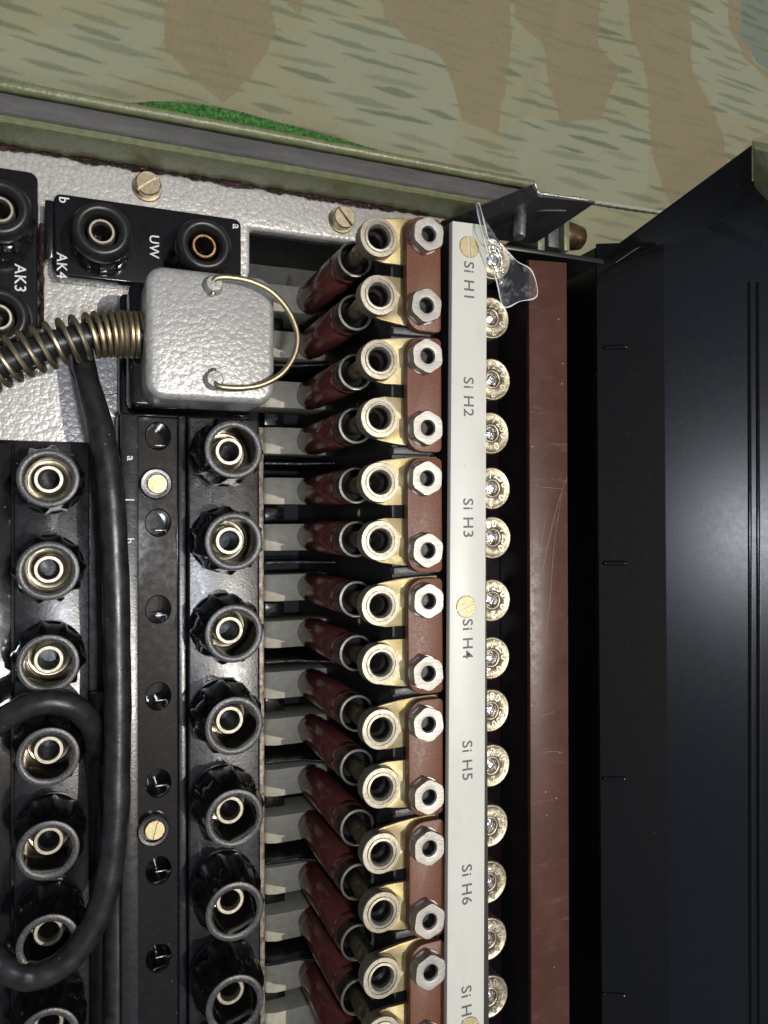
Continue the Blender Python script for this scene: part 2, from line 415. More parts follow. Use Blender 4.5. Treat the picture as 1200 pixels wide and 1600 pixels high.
    Zz = ZC + 1.3 * np.sin(GX / 29 + GY / 47) + .55 * np.sin(GX / 13 - GY / 19) + .9 * np.exp(-((GX - 180 - .3 * (GY - 150)) / 5) ** 2) + .8 * np.exp(-((GY - 170 + .18 * GX) / 4) ** 2) - .7 * np.exp(-((GX - 60 + .5 * (GY - 150)) / 6) ** 2) 
    Zz[:, 0] = Zz[:, -1] = ZC; Zz[0, :] = Zz[-1, :] = ZC
    co = np.stack([GX, GY, Zz], -1).reshape(-1, 3) * MM
    idx = np.arange(nx * ny).reshape(ny, nx)
    q = np.stack([idx[:-1, :-1], idx[:-1, 1:], idx[1:, 1:], idx[1:, :-1]], -1).reshape(-1, 4)
    me = bpy.data.meshes.new('camouflage_cloth')
    me.vertices.add(nx * ny); me.vertices.foreach_set('co', co.ravel())
    me.loops.add(q.size); me.loops.foreach_set('vertex_index', q.ravel())
    me.polygons.add(len(q)); me.polygons.foreach_set('loop_start', np.arange(len(q)) * 4)
    me.update(calc_edges=True); me.polygons.foreach_set('use_smooth', np.ones(len(q), bool))
    at_ = me.color_attributes.new('print', 'FLOAT_COLOR', 'POINT')
    at_.data.foreach_set('color', np.concatenate([c.reshape(-1, 3), np.ones((nx * ny, 1))], 1).ravel())
    k = NT('rain_pattern_camouflage_cloth')
    an = k.n('ShaderNodeAttribute', attribute_name='print')
    fade = k.mix(k.ramp(k.noise(900, 4, .7), [(.35, 0.), (.7, .22)]), an.outputs['Color'], (.31, .30, .225))
    wa = k.n('ShaderNodeTexWave', bands_direction='DIAGONAL'); wa.inputs['Scale'].default_value = 330; wa.inputs['Distortion'].default_value = .6
    mp = k.n('ShaderNodeMapping'); mp.inputs['Rotation'].default_value = (0, 0, math.radians(70)); k.l(k.pos(), mp.inputs['Vector']); k.l(mp.outputs[0], wa.inputs['Vector'])
    k.col(k.mix(k.ramp(wa.outputs['Fac'], [(.1, .07), (.6, 0.)]), fade, (.17, .17, .11)))
    k.rough(.8); k.set(Specular_IOR_Level=.25)
    k.nrm(k.bump(wa.outputs['Fac'], .03, chain=k.bump(k.noise(260, 4), .6)))
    me.materials.append(k.m)
    o = bpy.data.objects.new('ground_cloth', me); COL.objects.link(o)
    o['kind'] = 'structure'
    return o
cloth = build_cloth()
a, b = at(872, 308, ZC), at(1060, 337, ZC)
part('seam_cord', MB().tube([a.lerp(b, i / 40) + Vector((0, .15 * math.sin(i * 2.1), .9 + .1 * math.sin(i))) for i in range(41)], .8, 8), 'cream', cloth)

# ================================================================ CASE with green rim and gasket
case = thing('equipment_case', 'olive green metal equipment case with grey rubber gasket along its rim', 'case', (0, 84, 0))
X0, X1 = -75.0, 118.0
def sweep_x(profile, xa, xb, n, wob=0.0, seed=0):
    rnd = random.Random(seed); m = MB(); k = len(profile); v = []; f = []
    for i in range(n + 1):
        x = xa + (xb - xa) * i / n; dy = rnd.uniform(-wob, wob); dz = rnd.uniform(-wob, wob)
        v += [(x, y + dy, z + dz) for y, z in profile]
    for i in range(n):
        for j in range(k):
            q = (j + 1) % k; f.append((i * k + j, i * k + q, (i + 1) * k + q, (i + 1) * k + j))
    f += [tuple(range(k)), tuple(range(n * k, (n + 1) * k))[::-1]]
    return m.add(v, f)
def arc(cy, cz, r, a0, a1, n):
    return [(cy + r * math.cos(math.radians(a0 + (a1 - a0) * i / n)), cz + r * math.sin(math.radians(a0 + (a1 - a0) * i / n))) for i in range(n + 1)]
part('outer_rim_bead', sweep_x(arc(92.2, 9.6, 1.25, -40, 200, 12) + [(91.0, 4), (92.9, 4)], X0, X1, 40, .05, 1), 'olive', case)
part('gasket', sweep_x([(86.3, 5), (86.3, 8.9), (86.7, 9.3), (88.2, 9.55), (90.0, 9.5), (90.6, 9.2), (90.75, 5)], X0, X1, 90, .07, 2), 'rubber', case)
part('inner_lip', sweep_x([(86.1, 4), (86.0, 9.4), (85.5, 10.2), (84.8, 10.4), (84.2, 9.9), (83.8, 8.4), (83.75, -3), (85.5, -3)], X0, X1, 40, .04, 3), 'olive', case)
part('outer_wall', MB().box(X0, X1, 92.4, 93.4, -97, 8), 'olive', case)
part('bottom_wall', MB().box(X0, X1, -160, 92.3, -98, -96), 'black', case)
part('rim_corner_cap', MB().box(X1 + .05, X1 + 2, 84, 93.4, -97, 7.6), 'olive', case, bevel=.6)
rnd = random.Random(9); gp = []; gr = []
x = -30.0; rad = .4
while x < 92:
    rad = min(.95, max(.08, rad + rnd.uniform(-.3, .3))); gp.append((x, 83.45 - rad * .3 + rnd.uniform(-.08, .08), rad * .25)); gr.append(rad); x += rnd.uniform(.35, .8)
g = MB().tube(gp, lambda t: gr[min(len(gr) - 1, int(t * (len(gr) - 1) + .5))], 10)
part('sealant_bead', g, 'glue', case)
pts = [at(px, py, 1) for px, py in ((150, 186), (205, 179), (250, 175), (300, 178), (360, 187), (430, 205), (500, 223), (560, 240), (600, 252), (640, 268))]
hd = MB().tube(spline([(p.x, p.y, 0.0) for p in pts], 44), 2.6, 32)
rnd = random.Random(4); hd.v = [(x + rnd.uniform(-.12, .12), y + rnd.uniform(-.22, .22), z + rnd.uniform(-.22, .22)) for x, y, z in hd.v]
solo('carrying_handle', hd, 'sparkle', 'glossy green wrinkle-painted carrying handle peeking out behind the case rim', 'handle', tuple(pts[4]))

# ================================================================ PANEL
panel = thing('front_panel', 'silver hammertone metal panel below the green rim', 'panel', (10, 40, 0))
poly = [(-75, 83.6), (99, 83.6), (99, 73.0), (41.5, 73.0), (41.5, -160), (-75, -160)]
part('plate', MB().prism(poly, -4.5, 0), 'hammer_plate', panel, bevel=1.3, segs=4)
HEAD = MB().lathe([(0.02, 2.6), (2.5, 2.6), (2.85, 2.35), (2.9, 0.4), (2.9, 0.0)], 40)
def slotted(r, h, w_, d, mat, name, dome=.2):
    """cheese screw head with a real slot cut across it (slot along x)"""
    m = MB(); n = 40; hw = w_ / 2
    for sgn in (-1, 1):
        a0 = math.asin(hw / r); pts = []
        for i in range(n // 2 + 1):
            t = a0 + (math.pi - 2 * a0) * i / (n // 2); pts.append((r * math.cos(t), sgn * r * math.sin(t)))
        k = len(pts)
        rings = [(1.0, 0), (1.0, h - dome), (1 - dome / r, h)]
        v = []
        for sc, z in rings:
            for x_, y_ in pts:
                yy = y_ if abs(y_) <= hw + 1e-6 else y_ * sc
                yy = sgn * max(abs(yy), hw); v.append((x_ * sc, yy, z))
        f = [(j * k + i, j * k + i + 1, (j + 1) * k + i + 1, (j + 1) * k + i) for j in range(2) for i in range(k - 1)]
        f.append(tuple(range(2 * k, 3 * k)))
        o = 3 * k; v += [(v[2 * k][0], sgn * hw, h - d), (v[3 * k - 1][0], sgn * hw, h - d)]
        f.append((2 * k, 3 * k - 1, o + 1, o))
        m.add(v, f)
    m.add([(-r, -hw - .02, h - d), (r, -hw - .02, h - d), (r, hw + .02, h - d), (-r, hw + .02, h - d)], [(0, 1, 2, 3)])
    return m.mesh(name, mat, angle=30)
screw_me = slotted(2.85, 2.7, .75, .9, 'brass', 'screw_head')
washer_me = MB().lathe([(2.0, .45), (3.25, .45), (3.4, .3), (3.4, 0)], 40).mesh('washer', 'brass')
for px, py, a in ((231, 290, 38), (536, 342, -48)):
    p = at(px, py, 1.5)
    s_ = put('screw', screw_me, panel, (p.x, p.y, .4), math.radians(a))
    put('washer', washer_me, s_, (p.x, p.y, .02))
c = at(163, 565, 0)
part('dark_circle', MB().lathe([(7.6, .02), (7.85, .02)], 64, (c.x, c.y, 0)), 'matt', panel)  # thin black circle lying on the panel

# ================================================================ TERMINALS
def rib_mod(nr, j0, j1, amp, pw=5):
    def f(j, t, r):
        if j0 <= j <= j1:
            e = 1 if j0 < j < j1 else .6
            return r + amp * e * max(0, math.cos(nr * t / 2)) ** (pw * 4) if False else r + amp * e * (abs(math.cos(nr * t / 2)) ** (pw * 2))
        return r
    return f
# tall knurled cap (local z = 0 at the ledge, rim at 15)
prof = [(7.0, 0), (7.15, .3), (7.15, 1.6), (6.9, 1.8), (6.75, 2.2), (6.8, 4), (6.75, 6.5), (6.65, 8.5), (6.5, 10.5), (6.3, 12.2), (6.15, 13.2), (6.1, 14.3), (6.0, 14.7)]
cap_me = MB().lathe(prof, 108, mod=rib_mod(10, 4, 9, .8, 3)).lathe([(4.55, 14.9), (4.5, 12), (4.4, 5)], 48).mesh('terminal_cap', 'cap', angle=50)
rimt_me = MB().lathe([(6.02, 14.6), (5.9, 14.95), (5.5, 15.08), (4.9, 15.05), (4.55, 14.8)], 56).mesh('cap_rim', 'rim')
def sleeve(h, ro, ri, mat='nickel'):
    return MB().lathe([(ro, 1), (ro, h - .3), (ro - .25, h), (ri + .2, h), (ri, h - .35), (ri, 1.2)], 40).mesh('socket_sleeve', mat)
def bore(h, ri): return MB().lathe([(ri - .02, h), (ri - .05, 0), (.01, -.2)], 32).mesh('bore', 'bore')
bore1_me, bore2_me = bore(8.4, 2.0), bore(7.6, 1.95)
slv_me = sleeve(9.8, 3.05, 2.0)
ins_me = MB().lathe([(2.9, 3.2), (3.4, 3.6), (4.3, 3.7), (4.38, 4.3)], 48).mesh('brass_insert', 'brass')
def tall_terminal(block, x, y, z, rot):
    c_ = put('terminal_cap', cap_me, block, (x, y, z), rot)
    put('cap_rim', rimt_me, c_, (x, y, z)); put('socket_sleeve', slv_me, c_, (x, y, z)); put('brass_insert', ins_me, c_, (x, y, z)); put('bore', bore1_me, c_, (x, y, z))
# low ring cap (local z = 0 at the block, top at 11)
def tooth(j, t, r):
    return r + (.75 if (math.cos(10 * t) > .1) else 0) if 1 <= j <= 3 else r
ring_prof = [(5.6, 5.6), (6.05, 6.4), (6.3, 7.6), (6.25, 8.8), (5.9, 9.9), (5.3, 10.6), (4.7, 10.8), (4.1, 10.5), (3.7, 9.8), (3.45, 8.8), (3.2, 6), (3.1, 2)]
lowcap_me = MB().lathe(ring_prof, 64).mesh('terminal_ring', 'ring', angle=60)
knurl_me = MB().lathe([(5.6, 0), (5.6, .5), (5.75, 1.0), (5.7, 4.4), (5.3, 5.0), (5.2, 6.0)], 120, mod=tooth).mesh('knurled_skirt', 'cap', angle=25)
slv2_me = sleeve(9.2, 2.8, 1.95)
slv2c_me = sleeve(9.2, 2.8, 1.95, simple('copper_toned_nickel', (.62, .36, .16), (.72, .5, .28), .2, .35, metal=1))
def low_terminal(block, x, y, z, rot, copper=False):
    c_ = put('terminal_ring', lowcap_me, block, (x, y, z), rot)
    put('knurled_skirt', knurl_me, c_, (x, y, z), rot); put('socket_sleeve', slv2c_me if copper else slv2_me, c_, (x, y, z)); put('bore', bore2_me, c_, (x, y, z))

# AK4 and AK3 small blocks
b4 = thing('terminal_block', 'small black terminal block marked AK4 with two ring terminals, by the upper screws', 'terminal block', (17, 63, 0), 'black terminal blocks')
part('body', MB().prism(rrect(-3.4, 38, 54.2, 72.4, 1.6), .05, 6), 'bakelite', b4, bevel=.5, segs=3)
part('lug', MB().box(-5.2, -3.3, 58, 71, .05, 5.2), 'bakelite', b4, bevel=.4)
low_terminal(b4, 6.2, 61.9, 6, .2); low_terminal(b4, 27.8, 61.6, 6, .5, True)
for t, px, py, s in (('b', 100, 313, 2.9), ('AK4', 97, 415, 3.0), ('UW', 241, 386, 3.0), ('a', 368, 354, 2.9)):
    p = at(px, py, 6); letter(t, s, 'whiteink', b4, p, bold=.03)
b3 = thing('terminal_block', 'small black terminal block marked AK3 cut off by the left edge', 'terminal block', (-20, 53, 0), 'black terminal blocks')
part('body', MB().prism(rrect(-34, -6.6, 32.6, 76.2, 1.8), .05, 6), 'bakelite', b3, bevel=.5, segs=3)
p = at(-2, 322, 16.8); low_terminal(b3, p.x, p.y, 6, .1)
p = at(-4, 492, 16.8); low_terminal(b3, p.x, p.y, 6, .3)
p = at(32, 434, 6); letter('AK3', 3.2, 'whiteink', b3, p, bold=.03)
solo('sealant_blob', MB().tube([(-5.9 + .15 * math.sin(i * 1.7), 66 - i * 1.1, 3.2 + .3 * math.sin(i * 2.3)) for i in range(22)], lambda t: .55 + .15 * math.sin(t * 40), 8), 'glue',
     'glossy dark brown sealant bead in the gap between the AK3 and AK4 blocks', 'sealant', (-5.9, 55, 3))

# right long block
PITCH = 18.96
RB = thing('terminal_block', 'long black terminal block with tall knurled caps directly left of the fuses', 'terminal block', (25, -50, 0), 'black terminal blocks')
YB = -140.0; YT = 23.4
part('body', MB().prism([(9.6, YB), (13.4, YB), (13.4, YT), (9.6, YT)], .05, 12.2).prism([(22, YB), (40.2, YB), (40.2, YT), (22, YT)], .05, 12.2).box(13.4, 22, YT - .8, YT, .05, 15.6).box(13.4, 22, YB, YT, .05, 6), 'bakelite', RB, bevel=.4)
part('label_ledge', MB().box(10.0, 13.6, YB, YT - .4, 12.3, 16.2), 'ledge', RB, bevel=.35)
part('cap_ledge', MB().box(23.9, 40.0, YB, YT - .2, 12.3, 16), 'ledge', RB, bevel=.6, segs=3)
part('ridge', MB().box(21.9, 23.5, YB, YT - .4, 12.3, 16.3), 'ledge', RB, bevel=.25)
def hole_plate(xa, xb, holes, ya, yb, z, r, depth, n=32):
    m = MB(); xc = (xa + xb) / 2; hw = (xb - xa) / 2; hh = min(hw, 4.2)
    edges = [yb]
    for hy in holes:
        t, b_ = hy + hh, hy - hh
        m.add([(xa, t, z), (xb, t, z), (xb, edges[-1], z), (xa, edges[-1], z)], [(0, 1, 2, 3)])
        v = []
        for i in range(n):
            a = 2 * math.pi * i / n; ca, sa = math.cos(a), math.sin(a)
            k = min(hw / max(abs(ca), 1e-6), hh / max(abs(sa), 1e-6)); v.append((xc + ca * k, hy + sa * k, z))
        for rr, zz in ((r + .25, z), (r, z - .3), (r * .96, z - depth)):
            v += [(xc + rr * math.cos(2 * math.pi * i / n) * .88, hy + rr * math.sin(2 * math.pi * i / n), zz) for i in range(n)]
        f = [(j * n + i, j * n + (i + 1) % n, (j + 1) * n + (i + 1) % n, (j + 1) * n + i) for j in range(3) for i in range(n)]
        f.append(tuple(range(3 * n, 4 * n)))
        m.add(v, f)
        edges.append(b_)
        for sy in (t, b_):   # corner fill between the square's corners is exact for the radial fan
            pass
    m.add([(xa, ya, z), (xb, ya, z), (xb, edges[-1], z), (xa, edges[-1], z)], [(0, 1, 2, 3)])
    return m
hy = [18.6 - 18.92 * i for i in range(9) if True]
part('channel', hole_plate(13.62, 21.88, hy, YB, YT - .85, 15.0, 2.9, 7.5), 'bakelite', RB, fix=True, angle=30)
bar_me = MB().box(-.9, 1.7, -.14, .14, 0, .4).mesh('contact_bar', 'steel', bevel=.08)
for i, y in enumerate(hy):
    put('contact_bar', bar_me, RB, (18.3, y - 1.7, 11.2)); 
RC_Y = [14.75 - PITCH * i for i in range(8)]
for i, y in enumerate(RC_Y): tall_terminal(RB, 31.2, y, 16, .35 * i)
boss_me = MB().lathe([(3.5, 0), (3.4, 1.5), (3.1, 1.7), (2.5, 1.65), (2.4, .6), (.01, .6)], 40).mesh('screw_boss', 'ledge')
bs_me = slotted(2.1, .8, .35, .4, 'brass_head', 'screw', .12)
for px, py, a in ((244, 756, -30), (240, 1298, 75)):
    p = at(px, py, 16.5)
    o = put('screw_boss', boss_me, RB, (p.x, p.y, 15.02)); put('screw', bs_me, o, (p.x + .3, p.y, 15.7), math.radians(a))
for t, py in (('a', 716), ('1', 781), ('b', 845), ('a', 984), ('2', 1046), ('b', 1106)):
    p = at(203, py, 16.2); letter(t, 2.5, 'whiteink', RB, p, bold=.02)

# left long block, lower
LB = thing('terminal_block', 'long black terminal block with tall knurled caps at the left edge under the looped cable', 'terminal block', (-8, -50, 0), 'black terminal blocks')
part('body', MB().box(-34, 4.1, YB, 18, .05, 2.0), 'bakelite', LB, bevel=.3)
part('cap_ledge', MB().box(-11.4, 4.0, YB, 17.8, 2.1, 3.2), 'ledge', LB, bevel=.4)
part('channel_cover', MB().box(-33.8, -12.0, YB, 17.4, 2.1, 2.7), 'bakelite', LB, bevel=.2)
part('gap_cover', MB().box(4.2, 9.5, YB, 18, .05, .7), 'matt', LB)
for i in range(8): tall_terminal(LB, -4.2, 8.9 - 18.92 * i, 3.2, .2 + .47 * i)

# ================================================================ CONNECTOR
CN = thing('cable_connector', 'silver hammertone connector hood with wire bail and spring strain relief', 'connector', (26, 37, 0))
part('socket_base', MB().prism(rrect(11.4, 39.2, 24.4, 50.6, 2), .05, 19.5), 'bakelite', CN, bevel=.6)
part('base_flange', MB().prism(rrect(10.2, 40.2, 23.9, 51.6, 1.5), .06, 6.5), 'bakelite', CN, bevel=.5)
part('hood', MB().prism(rrect(13.6, 39.4, 24.2, 50.4, 3.6, 7), 19.0, 33), 'hammer_cover', CN, bevel=1.4, segs=5)
lug_me = MB().lathe([(2.3, -.4), (1.9, .25), (1.75, 1.9), (1.5, 2.35), (.02, 2.4)], 28).mesh('bail_lug', 'hammer_cover')
pin_me = MB().tube([(0, 0, 0), (0, -2.2, 0)], .62, 14).mesh('pin', 'brass', bevel=.12)
def atv(px, py, z): return tuple(at(px, py, z))
for px, py, rz in ((335, 443, 0), (336, 592, math.pi)):
    p = at(px, py, 35); o = put('bail_lug', lug_me, CN, (p.x, p.y, 33)); put('pin', pin_me, o, (p.x - .2, p.y, 34.3), rz)
bail = [atv(*q) for q in ((333, 452, 34.3), (333, 440, 34.9), (341, 434, 35.4), (362, 434, 35.6), (392, 440, 35.7), (424, 456, 35.7), (450, 485, 35.7), (464, 520, 35.7), (461, 552, 35.7),
                          (442, 582, 35.7), (412, 600, 35.7), (380, 606, 35.6), (350, 605, 35.5), (337, 600, 35.0), (333, 588, 34.3))]
part('wire_bail', MB().tube(spline(bail, 10), .62, 12), 'spring', CN)
spts = spline([atv(*q) for q in ((226, 524, 24), (180, 522, 24.2), (140, 525, 24.4), (100, 534, 24.3), (60, 546, 24), (20, 561, 23.6), (-20, 580, 23), (-80, 615, 22))], 24)
# arc-length table
S = [0.0]
for i in range(1, len(spts)): S.append(S[-1] + (spts[i] - spts[i - 1]).length)
def on_path(s):
    s = min(max(s, 0), S[-1]); i = 0
    while i < len(S) - 2 and S[i + 1] < s: i += 1
    t = (s - S[i]) / (S[i + 1] - S[i]); return spts[i].lerp(spts[i + 1], t), (spts[i + 1] - spts[i]).normalized()
coil = []; s = 0.6; th = 0.0; NS = 26
while s < S[-1] - 1:
    p, T = on_path(s); N = Vector((0, 0, 1)); N = (N - T * N.dot(T)).normalized(); B = T.cross(N)
    R_ = 4.35 if s < 6.5 else 4.25
    coil.append(p + (N * math.cos(th) + B * math.sin(th)) * R_)
    pitch = 1.12 if s < 6 else (1.3 if s < 9.4 else min(2.45, 1.3 + (s - 9.4) * .5))
    th += 2 * math.pi / NS; s += pitch / NS
part('strain_relief_spring', MB().tube(coil, .53, 8), 'spring', CN)
part('cable', MB().tube([spts[i] for i in range(0, len(spts), 4)], 2.7, 18), 'cable', CN)

# ================================================================ LOOSE CABLES
A = [atv(*q) for q in ((128, 545, 12), (136, 590, 14), (152, 650, 17), (167, 720, 19), (176, 800, 20), (181, 900, 20.5), (183, 1000, 20.5), (184, 1100, 20.5), (183, 1200, 20.5),
                       (180, 1290, 20.5), (168, 1380, 20), (143, 1450, 19), (105, 1500, 18.5), (60, 1524, 18), (20, 1518, 17), (-20, 1490, 15), (-70, 1440, 13))]
solo('black_cable', MB().tube(spline(A, 12), lambda t: 2.15 + .55 * min(1, t * 7) + .05 * math.sin(t * 61) + .04 * math.sin(t * 143 + 1), 20), 'cable', 'thick black cable running down beside the label ledge and looping left at the bottom', 'cable', A[8], 'loose black cables')
B_ = [atv(*q) for q in ((-60, 1190, 14), (-15, 1140, 17), (25, 1112, 19), (70, 1097, 20), (112, 1103, 19.5), (140, 1128, 17), (150, 1158, 13), (153, 1195, 7), (156, 1250, 3.5), (159, 1350, 3.3), (160, 1500, 3.3), (160, 1720, 3.3))]
solo('black_cable', MB().tube(spline(B_, 12), 2.45, 20), 'cable', 'short black cable arching over the left terminals and diving into the gap', 'cable', B_[3], 'loose black cables')
C_ = [atv(*q) for q in ((158, 1080, 7), (168, 1180, 8), (180, 1260, 9), (185, 1330, 11), (184, 1420, 11.5), (182, 1520, 12), (181, 1640, 12), (180, 1720, 12))]
solo('black_cable', MB().tube(spline(C_, 12), 2.6, 20), 'cable', 'black cable in the gap between the long blocks at the bottom, under the looping cable', 'cable', C_[3], 'loose black cables')

# ================================================================ FUSE FIELD
GP = 24.4                                           # group pitch
NG = 7
FB = thing('fuse_holder_frame', 'dark fuse holder frame with cream contact blocks under the maroon fuse plugs', 'fuse holder', (56, -20, -20))
part('floor', MB().box(41.6, 100, -160, 72.9, -28, -26), 'matt', FB)
part('back_board', MB().box(61, 70.6, -160, 61.5, -25.9, 44), 'matt', FB)
part('strip_carrier', MB().box(72.0, 80.2, -160, 61.0, -25.9, 48.8), 'matt', FB)
part('upper_wall', MB().box(41.6, 100, 73.05, 74, -25.9, -4.6), 'matt', FB)
part('edge_strip', MB().box(41.6, 43.0, -160, 22.5, -6, 7.5), 'rust', FB, bevel=.3)
cb = MB().add([(44.2, -3.2, -12), (44.2, -3.2, -2.4), (45.4, -3.35, -.7), (47.6, -3.4, 0), (62, -3.4, 0), (62, -3.4, -12),
               (44.2, 3.2, -12), (44.2, 3.2, -2.4), (45.4, 3.35, -.7), (47.6, 3.4, 0), (62, 3.4, 0), (62, 3.4, -12)],
              [(0, 1, 2, 3, 4, 5), (11, 10, 9, 8, 7, 6)] + [(i, i + 6, (i + 1) % 6 + 6, (i + 1) % 6) for i in range(6)])
cb_me = cb.mesh('contact_block', 'cream', org=(52, 0, 0), bevel=.25)
part_me = MB().add([(44, -.3, -20), (60, -.3, -20), (60, -.3, 10), (52, -.3, 5), (44, -.3, 4.4), (44, .3, -20), (60, .3, -20), (60, .3, 10), (52, .3, 5), (44, .3, 4.4)], [(0, 1, 2, 3, 4), (9, 8, 7, 6, 5)] + [(i, i + 5, (i + 1) % 5 + 5, (i + 1) % 5) for i in range(5)]).mesh('partition', 'foil', org=(56, 0, 0), bevel=.1)
lip_me = MB().prism([(60.5, -.7), (69, -.7), (69, .9), (60.5, .7)], 43.6, 46.2).mesh('partition_clip', 'gray', org=(64, 0, 44), bevel=.2)
shelf_me = MB().box(-2.5, 2.5, -1.7, 1.7, 0, .8).mesh('slot_plate', 'foil', bevel=.2)
slot_screw = slotted(1.5, .8, .35, .4, 'cad', 'contact_screw', .12)
FX = 56.8
for g_ in range(-0, NG + 1):
    yb_ = 56.3 - GP * g_ + 6.6
    if g_ > 0:
        put('partition', part_me, FB, (56, yb_, 0)); put('partition_clip', lip_me, FB, (64, yb_, 44))
    for k, dy in enumerate((0, -11.7)):
        put('contact_block', cb_me, FB, (52, 56.3 - GP * g_ + dy, 0))
    put('slot_plate', shelf_me, FB, (48.5, 56.3 - GP * g_ - 5.85, -5))
    put('contact_screw', slot_screw, FB, (66.6 - 4.5, 56.3 - GP * g_ - 5.9, 24), 1.4)

# plug prototypes (local z = 0 at the tube foot)
tube_me = MB().lathe([(2.9, -8.5), (3.5, -8.2), (3.55, -5.2), (3.6, -5.0), (3.75, -4.6), (3.85, -4.0), (3.85, 19.6), (3.78, 19.7), (3.78, 19.95), (3.85, 20.05), (3.85, 22.4), (3.7, 22.6)], 48).mesh('tube', 'maroon', angle=50)
collar_me = MB().lathe([(3.5, 22.2), (3.76, 22.5), (3.8, 25.2), (3.7, 25.5), (3.4, 25.4), (3.25, 25.1), (3.2, 21.5)], 48).mesh('collar', 'darknickel', angle=40)
well_me = MB().lathe([(3.22, 24.6), (3.1, 22.0), (1.5, 21.8)], 40).mesh('collar_well', 'matt')
clip_me = MB().lathe([(3.55, 25.5), (3.85, 25.65), (3.85, 26.1), (3.4, 26.2)], 48).mesh('lip', 'nickel')
rod_me = MB().lathe([(1.9, 21.6), (1.9, 28), (1.75, 28.3), (1.75, 29), (2.05, 29.3), (2.05, 31.4), (1.85, 31.7), (1.9, 34.2), (2.2, 35.8), (2.7, 36.75)], 36).mesh('rod', 'brass', angle=40)
ring_me = MB().lathe([(2.2, 36.6), (3.7, 36.8), (3.98, 37.1), (4.05, 39.62), (3.92, 39.92), (3.2, 39.95), (3.14, 39.7), (3.0, 39.7), (2.94, 40.0), (2.5, 40.05), (2.15, 39.5), (2.12, 38.6)], 48).mesh('ring_head', 'nickel', angle=24)
hbore_me = MB().lathe([(2.1, 38.7), (2.08, 36.9), (1.5, 36.4), (1.48, 31), (.01, 30.8)], 36).mesh('bore', 'bore')
rnd = random.Random(21)
ORD = ['upper', 'lower']
for g_ in range(NG + 1):
    for k, dy in enumerate((0, -11.55)):
        if g_ == NG and k: continue  # one extra plug past the last group, added to shade the contact blocks
        y = 56.3 - GP * g_ + dy
        t = thing('fuse_plug', ('maroon fuse plug with metal ring head, %s of the two at Si H%d' % (ORD[k], g_ + 1)) if g_ < NG else 'maroon fuse plug cut off by the bottom edge, added below the Si H7 pair for its shade', 'fuse plug', (FX, y, 8), 'maroon fuse plugs')
        rz = rnd.uniform(0, 6.28)
        tb = put('tube', tube_me, t, (FX, y, 8), rz)
        co = put('collar', collar_me, t, (FX, y, 8), rz); put('collar_well', well_me, co, (FX, y, 8)); put('lip', clip_me, co, (FX, y, 8))
        put('rod', rod_me, t, (FX, y, 8), rz); rh = put('ring_head', ring_me, t, (FX, y, 8), rz); put('bore', hbore_me, rh, (FX, y, 8))
# contact tabs, brown link and nuts per group
def tab_mesh(up):
    s_ = 1 if up else -1
    P_ = [(FX + 4.1 * math.cos(math.radians(a)), 4.1 * math.sin(math.radians(a))) for a in range(95, -96, -10)]      # cut-out round the ring
    P_ += [(58.5, -4.5), (64.2, -4.4), (64.2, 1.0), (70.0, 1.0), (70.0, 5.5), (64.5, 5.3), (61.2, 5.0), (58.0, 4.5)]
    P_ = [(x, y * s_) for x, y in P_]
    if not up: P_ = P_[::-1]
    return MB().prism(P_, 45.6, 46.5).mesh('contact_tab', 'cad', org=(62, 0, 46), bevel=.12)
tab_u, tab_l = tab_mesh(True), tab_mesh(False)
def link_mesh():
    y1, y0 = 4.3, -18.9; xl, xr = 62.5, 70.1; r = 3.4; p_ = []
    for a in range(90, 181, 15): p_.append((xl + r + r * math.cos(math.radians(a)), y1 - r + r * math.sin(math.radians(a))))
    for a in range(180, 271, 15): p_.append((xl + r + r * math.cos(math.radians(a)), y0 + r + r * math.sin(math.radians(a))))
    r2 = 1.0
    for a in range(270, 361, 15): p_.append((xr - r2 + r2 * math.cos(math.radians(a)), y0 + r2 + r2 * math.sin(math.radians(a))))
    for a in range(0, 91, 15): p_.append((xr - r2 + r2 * math.cos(math.radians(a)), y1 - r2 + r2 * math.sin(math.radians(a))))
    return MB().prism(p_, 46.55, 48.6).mesh('link_plate', 'fibre', org=(66, 0, 47), bevel=.15)
link_me = link_mesh()
def hexmod(j, t, r):
    if r < 3.0: return r
    a = (t - math.pi / 2) % (math.pi / 3) - math.pi / 6
    h_ = 3.12 / math.cos(a)
    return h_ if j < 2 else min(h_, r)
nut_me = MB().lathe([(3.4, 0), (3.4, 2.05), (3.34, 2.3), (2.1, 2.32), (1.65, 2.28), (1.42, 1.95), (1.4, -.8)], 48, mod=hexmod).mesh('nut', 'nut', angle=25)
nbore_me = MB().lathe([(1.38, 1.7), (1.3, -.12), (.01, -.14)], 24).mesh('bore', 'bore')
nut_washer_me = MB().lathe([(3.35, 0), (3.35, .4), (1.6, .42)], 40).mesh('washer', 'steel')  # steel washer under each nut
for g_ in range(NG):
    y0 = 57.1 - GP * g_
    t = thing('fuse_terminal', 'brown link plate with two hex nuts and yellow metal tabs beside Si H%d' % (g_ + 1), 'terminal', (66.6, y0 - 7, 46), 'brown link plates with nut pairs')
    put('contact_tab', tab_u, t, (62, 56.3 - GP * g_, 46)); put('contact_tab', tab_l, t, (62, 56.3 - GP * g_ - 11.55, 46))
    put('link_plate', link_me, t, (66, y0, 47))
    for k in range(2):
        o = put('nut', nut_me, t, (65.75 + (.5 if g_ == 0 and k == 0 else rnd.uniform(-.12, .12)), y0 - 14.35 * k, 48.9), math.radians(rnd.uniform(-9, 9)))
        put('washer', nut_washer_me, o, tuple(wl(o) / MM - Vector((0, 0, .3)))); put('bore', nbore_me, o, tuple(wl(o) / MM))

